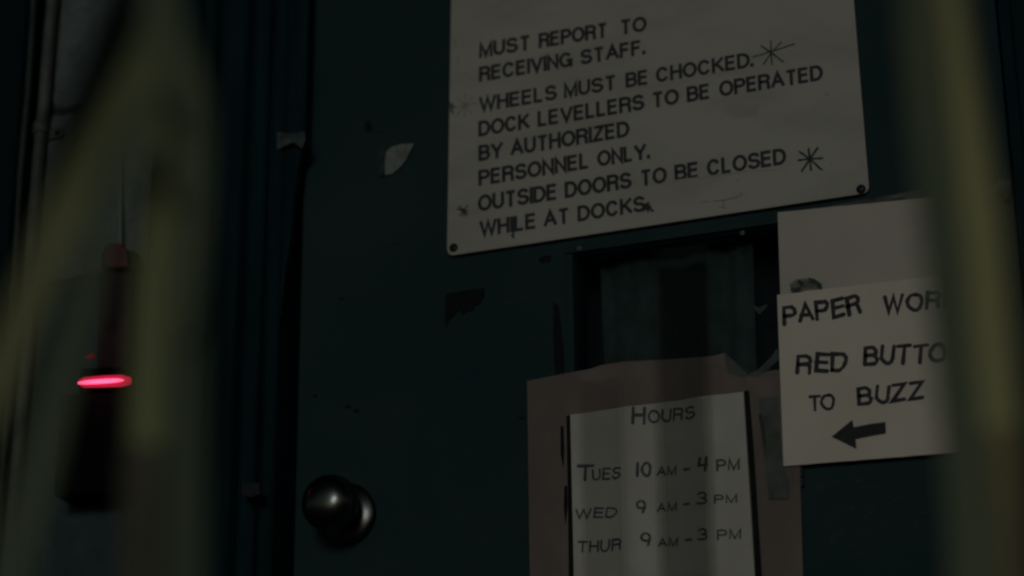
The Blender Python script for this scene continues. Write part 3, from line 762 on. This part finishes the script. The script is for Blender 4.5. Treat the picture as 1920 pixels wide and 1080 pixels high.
lathe('screw', [(0, .0032), (.001, .0032), (.002, .002), (.002, 0)], P(110, 250, YW - .0044), Vector((0, -1, 0)), M['screw'], cl, seg=14)
cp2 = thing('conduit_pipe', 'thin darker conduit running down at the far left, left of the thick grey one', 'pipe', (P(10, 900, yp_).x, yp_, 0))
path = [at(x, y, yp_) for x, y in [(66, -60), (60, 60), (52, 180), (45, 250), (38, 330), (33, 420), (27, 540), (20, 680)]]
path.append(Vector((path[-1].x - .002, yp_, 0))); path.insert(0, path[0] + Vector((.004, 0, .5)))
tube('tube', path, .0036, M['pipe_dark'], cp2)
tube('coupling', [at(27.5, 530, yp_), at(26, 556, yp_)], .0048, M['pipe_dark'], cp2)

# ------------------------------------------------------------------ buzzer box and intercom under the stalks
bz = thing('buzzer_box', 'small dark wall box with a dull red cap, above the glowing red light', 'buzzer', P(222, 600, YW))
prism('housing', [(186, 508), (247, 504), (243, 694), (180, 698)], YW - .022, .020, M['housing'], bz, bev=.002)
prism('lid', [(188, 470), (250, 468), (250, 502), (186, 505)], YW - .026, .024, M['housing'], bz, bev=.002)
prism('red_cap', [(193, 462), (203, 455), (226, 455), (237, 468), (240, 500), (196, 500)], YW - .034, .007, M['red_cap'], bz, bev=.002)
tube('conduit', [at(224, 60, YW - .006), at(222, 200, YW - .006), at(224, 370, YW - .006), at(225, 466, YW - .010)], .0030, M['cable'], bz, seg=12, label='thin pale cable conduit into the top of the box')
ib = thing('intercom_box', 'black wall box topped by a glowing red light bar beside the dark door', 'light box', P(160, 925, YW))
prism('casing', [(112, 738), (224, 734), (215, 921), (98, 930)], YW - .045, .043, M['casing'], ib, bev=.003)
prism('mount', [(150, 690), (232, 687), (230, 733), (146, 737)], YW - .030, .028, M['casing'], ib, bev=.002)
prism('led', [(158, 668), (168, 664), (173, 662), (174, 668), (168, 671), (160, 671)], YW - .031, .004, M['led'], ib, label='tiny dim red indicator')
ly = YW - .052
lb = tube('light_bar', [at(149, 717, ly), at(158, 717, ly), at(200, 715, ly), at(228, 714, ly), at(244, 714, ly)], [.0028, .0052, .0058, .0058, .0038], M['lens'], ib, seg=20, label='glowing red light bar')
tube('light_tube', [at(146, 718, ly - .0065), at(160, 717, ly - .0065), at(200, 714.5, ly - .0065), at(222, 713, ly - .0065), at(232, 713, ly - .0065)], [.0010, .0020, .0022, .0018, .0006], M['core'], lb, seg=10)

# ------------------------------------------------------------------ plants in front of the camera
def at_dist(px, py, dist):
    d = (R @ Vector((px - 960, 540 - py, -FPX))).normalized()
    return CAM + d * dist
def stalk(parent, pts, radii, m, name='stalk', nodes=(), ground=True, label=None):
    path = list(pts); rad = list(radii)
    # smooth resample
    out, ro = [], []
    for i in range(len(path) - 1):
        for k in range(8):
            t = k / 8
            out.append(path[i].lerp(path[i + 1], t)); ro.append(rad[i] + (rad[i + 1] - rad[i]) * t)
    out.append(path[-1]); ro.append(rad[-1])
    for n_ in nodes:
        i = min(range(len(out)), key=lambda q: abs(out[q].z - n_)); ro[i] *= 1.14
    if ground:
        e = out[-1]; out += [Vector((e.x, e.y, e.z * .5)), Vector((e.x, e.y, 0))]; ro += [ro[-1] * 1.05, ro[-1] * 1.15]
    return tube(name, out, ro, m, parent, seg=18, label=label)
def blade(parent, pts, widths, m, name='leaf_blade', fold=.25, th=.0008, label=None, twist=0):
    """a long grass leaf: ribbon with a folded midrib and real thickness; pts are 3-D"""
    bm = bmesh.new(); rows = []
    P_, W_ = [], []
    for i in range(len(pts) - 1):
        for k in range(8):
            t = k / 8; P_.append(pts[i].lerp(pts[i + 1], t)); W_.append(widths[i] + (widths[i + 1] - widths[i]) * t)
    P_.append(pts[-1]); W_.append(widths[-1])
    for _ in range(3):
        P_ = [P_[0]] + [(P_[i - 1] + P_[i] * 2 + P_[i + 1]) / 4 for i in range(1, len(P_) - 1)] + [P_[-1]]
    n = len(P_)
    for i, p in enumerate(P_):
        t = (P_[min(i + 1, n - 1)] - P_[max(i - 1, 0)]).normalized()
        side = t.cross((CAM - p).normalized()).normalized()
        nor = side.cross(t).normalized()
        a = twist * i / n; s2 = side * math.cos(a) + nor * math.sin(a); n2 = nor * math.cos(a) - side * math.sin(a)
        row = []
        for q in (-1, -.5, 0, .5, 1):
            row.append(bm.verts.new(p + s2 * W_[i] / 2 * q + n2 * W_[i] * fold * (abs(q)) * .6))
        rows.append(row)
    for i in range(n - 1):
        for k in range(4): bm.faces.new((rows[i][k], rows[i][k + 1], rows[i + 1][k + 1], rows[i + 1][k]))
    bmesh.ops.recalc_face_normals(bm, faces=bm.faces[:])
    bmesh.ops.solidify(bm, geom=bm.faces[:], thickness=th)
    return link(name, finish(bm, name, True, 50), m, parent, label=label)

DC = 1.06
base = at_dist(292, 1200, DC)
lp = thing('cane_plant', 'out of focus yellow-green cane in the left foreground with two blades leaning down left', 'plant', (base.x, base.y, 0), 'blurred canes in the foreground')
A_ = lambda l, d=DC: [at_dist(x, y, d) for x, y in l]
mm = DC / FPX                                    # metres per photo pixel at that distance
stalk(lp, A_([(300, -120), (306, 60), (318, 170), (322, 270), (308, 400), (298, 520), (292, 660), (286, 800), (280, 1000), (276, 1100)]),
      [w * .90 * mm / 2 for w in (30, 60, 84, 90, 96, 100, 104, 106, 110, 112)], M['cane'], label='thick yellow main stalk')
stalk(lp, A_([(279, 832), (277, 856), (272, 1000), (268, 1150)], DC - .012), [w * .90 * mm / 2 for w in (88, 104, 108, 110)], M['sheath'], 'sheath', label='dry brown sheath round the lower stalk')
blade(lp, A_([(318, -60), (300, 60), (272, 130), (240, 200), (206, 264), (162, 330), (118, 400), (78, 500), (34, 610), (-12, 730), (-60, 860)], DC - .010), [w * .86 * mm for w in (40, 84, 96, 104, 104, 96, 88, 84, 84, 84, 60)], M['leaf'], fold=.12, label='broad yellowing blade leaning down to the left')
blade(lp, A_([(296, 180), (262, 235), (226, 290), (202, 345), (186, 410), (171, 500), (147, 605), (114, 710), (78, 850), (36, 1000), (0, 1140)], DC - .032), [w * .86 * mm for w in (40, 70, 72, 62, 52, 52, 58, 68, 78, 84, 84)], M['green_leaf'], fold=.12, label='narrow green blade leaning down to the left')
blade(lp, A_([(316, -60), (322, 60), (340, 130), (350, 200), (354, 300), (354, 420), (352, 520), (350, 640)], DC - .024), [w * .86 * mm for w in (30, 62, 84, 92, 90, 76, 60, 30)], M['green_leaf'], fold=.12, label='green blade folded over the top of the stalk')
blade(lp, A_([(350, 380), (354, 450), (350, 620), (346, 800), (344, 1000), (342, 1150)], DC - .018), [w * .86 * mm for w in (40, 66, 70, 76, 80, 84)], M['dull_leaf'], fold=.12, label='dull green blade hugging the right of the stalk')
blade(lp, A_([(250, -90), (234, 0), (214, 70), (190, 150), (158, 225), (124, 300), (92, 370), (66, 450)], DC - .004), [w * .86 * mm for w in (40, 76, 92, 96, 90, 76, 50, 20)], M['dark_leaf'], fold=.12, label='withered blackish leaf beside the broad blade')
for cx, cy, w_, h_ in ((312, 182, 30, 34), (306, 336, 44, 30)):
    c = at_dist(cx, cy, DC - .040)
    bm = bmesh.new(); bmesh.ops.create_icosphere(bm, subdivisions=3, radius=1)
    for v in bm.verts:
        q = v.co.copy(); k = 1 + .25 * noise.noise(q * 2 + Vector((cx, 0, 0)))
        v.co = c + Vector((q.x * w_ * mm / 2 * k, q.y * .004, q.z * h_ * mm / 2 * k))
    link('leaf_scar', finish(bm, 'leaf_scar', True, 80), M['scar'], lp, label='dark shrivelled leaf scar on the stalk')

base = at_dist(1852, 1200, DC)
rp_ = thing('cane_plant', 'out of focus yellow cane standing upright in the right foreground', 'plant', (base.x, base.y, 0), 'blurred canes in the foreground')
stalk(rp_, A_([(1759, -120), (1773, 40), (1793, 180), (1813, 320), (1829, 430), (1845, 600), (1859, 760), (1865, 900), (1873, 1100)]),
      [w * mm / 2 for w in (74, 84, 90, 98, 104, 106, 106, 104, 104)], M['cane_light'], label='thick yellow main stalk')
stalk(rp_, A_([(1873, 800), (1875, 830), (1879, 980), (1883, 1150)], DC - .010), [w * mm / 2 for w in (60, 84, 94, 96)], M['sheath_light'], 'sheath', label='dry brown sheath round the lower stalk')
blade(rp_, A_([(1715, -100), (1729, 60), (1741, 200), (1761, 400), (1781, 600), (1801, 800), (1821, 1000), (1829, 1160)], DC - .020), [w * mm for w in (60, 76, 78, 76, 74, 74, 80, 90)], M['green_leaf'], fold=.12, label='dull green blade hugging the left of the stalk')
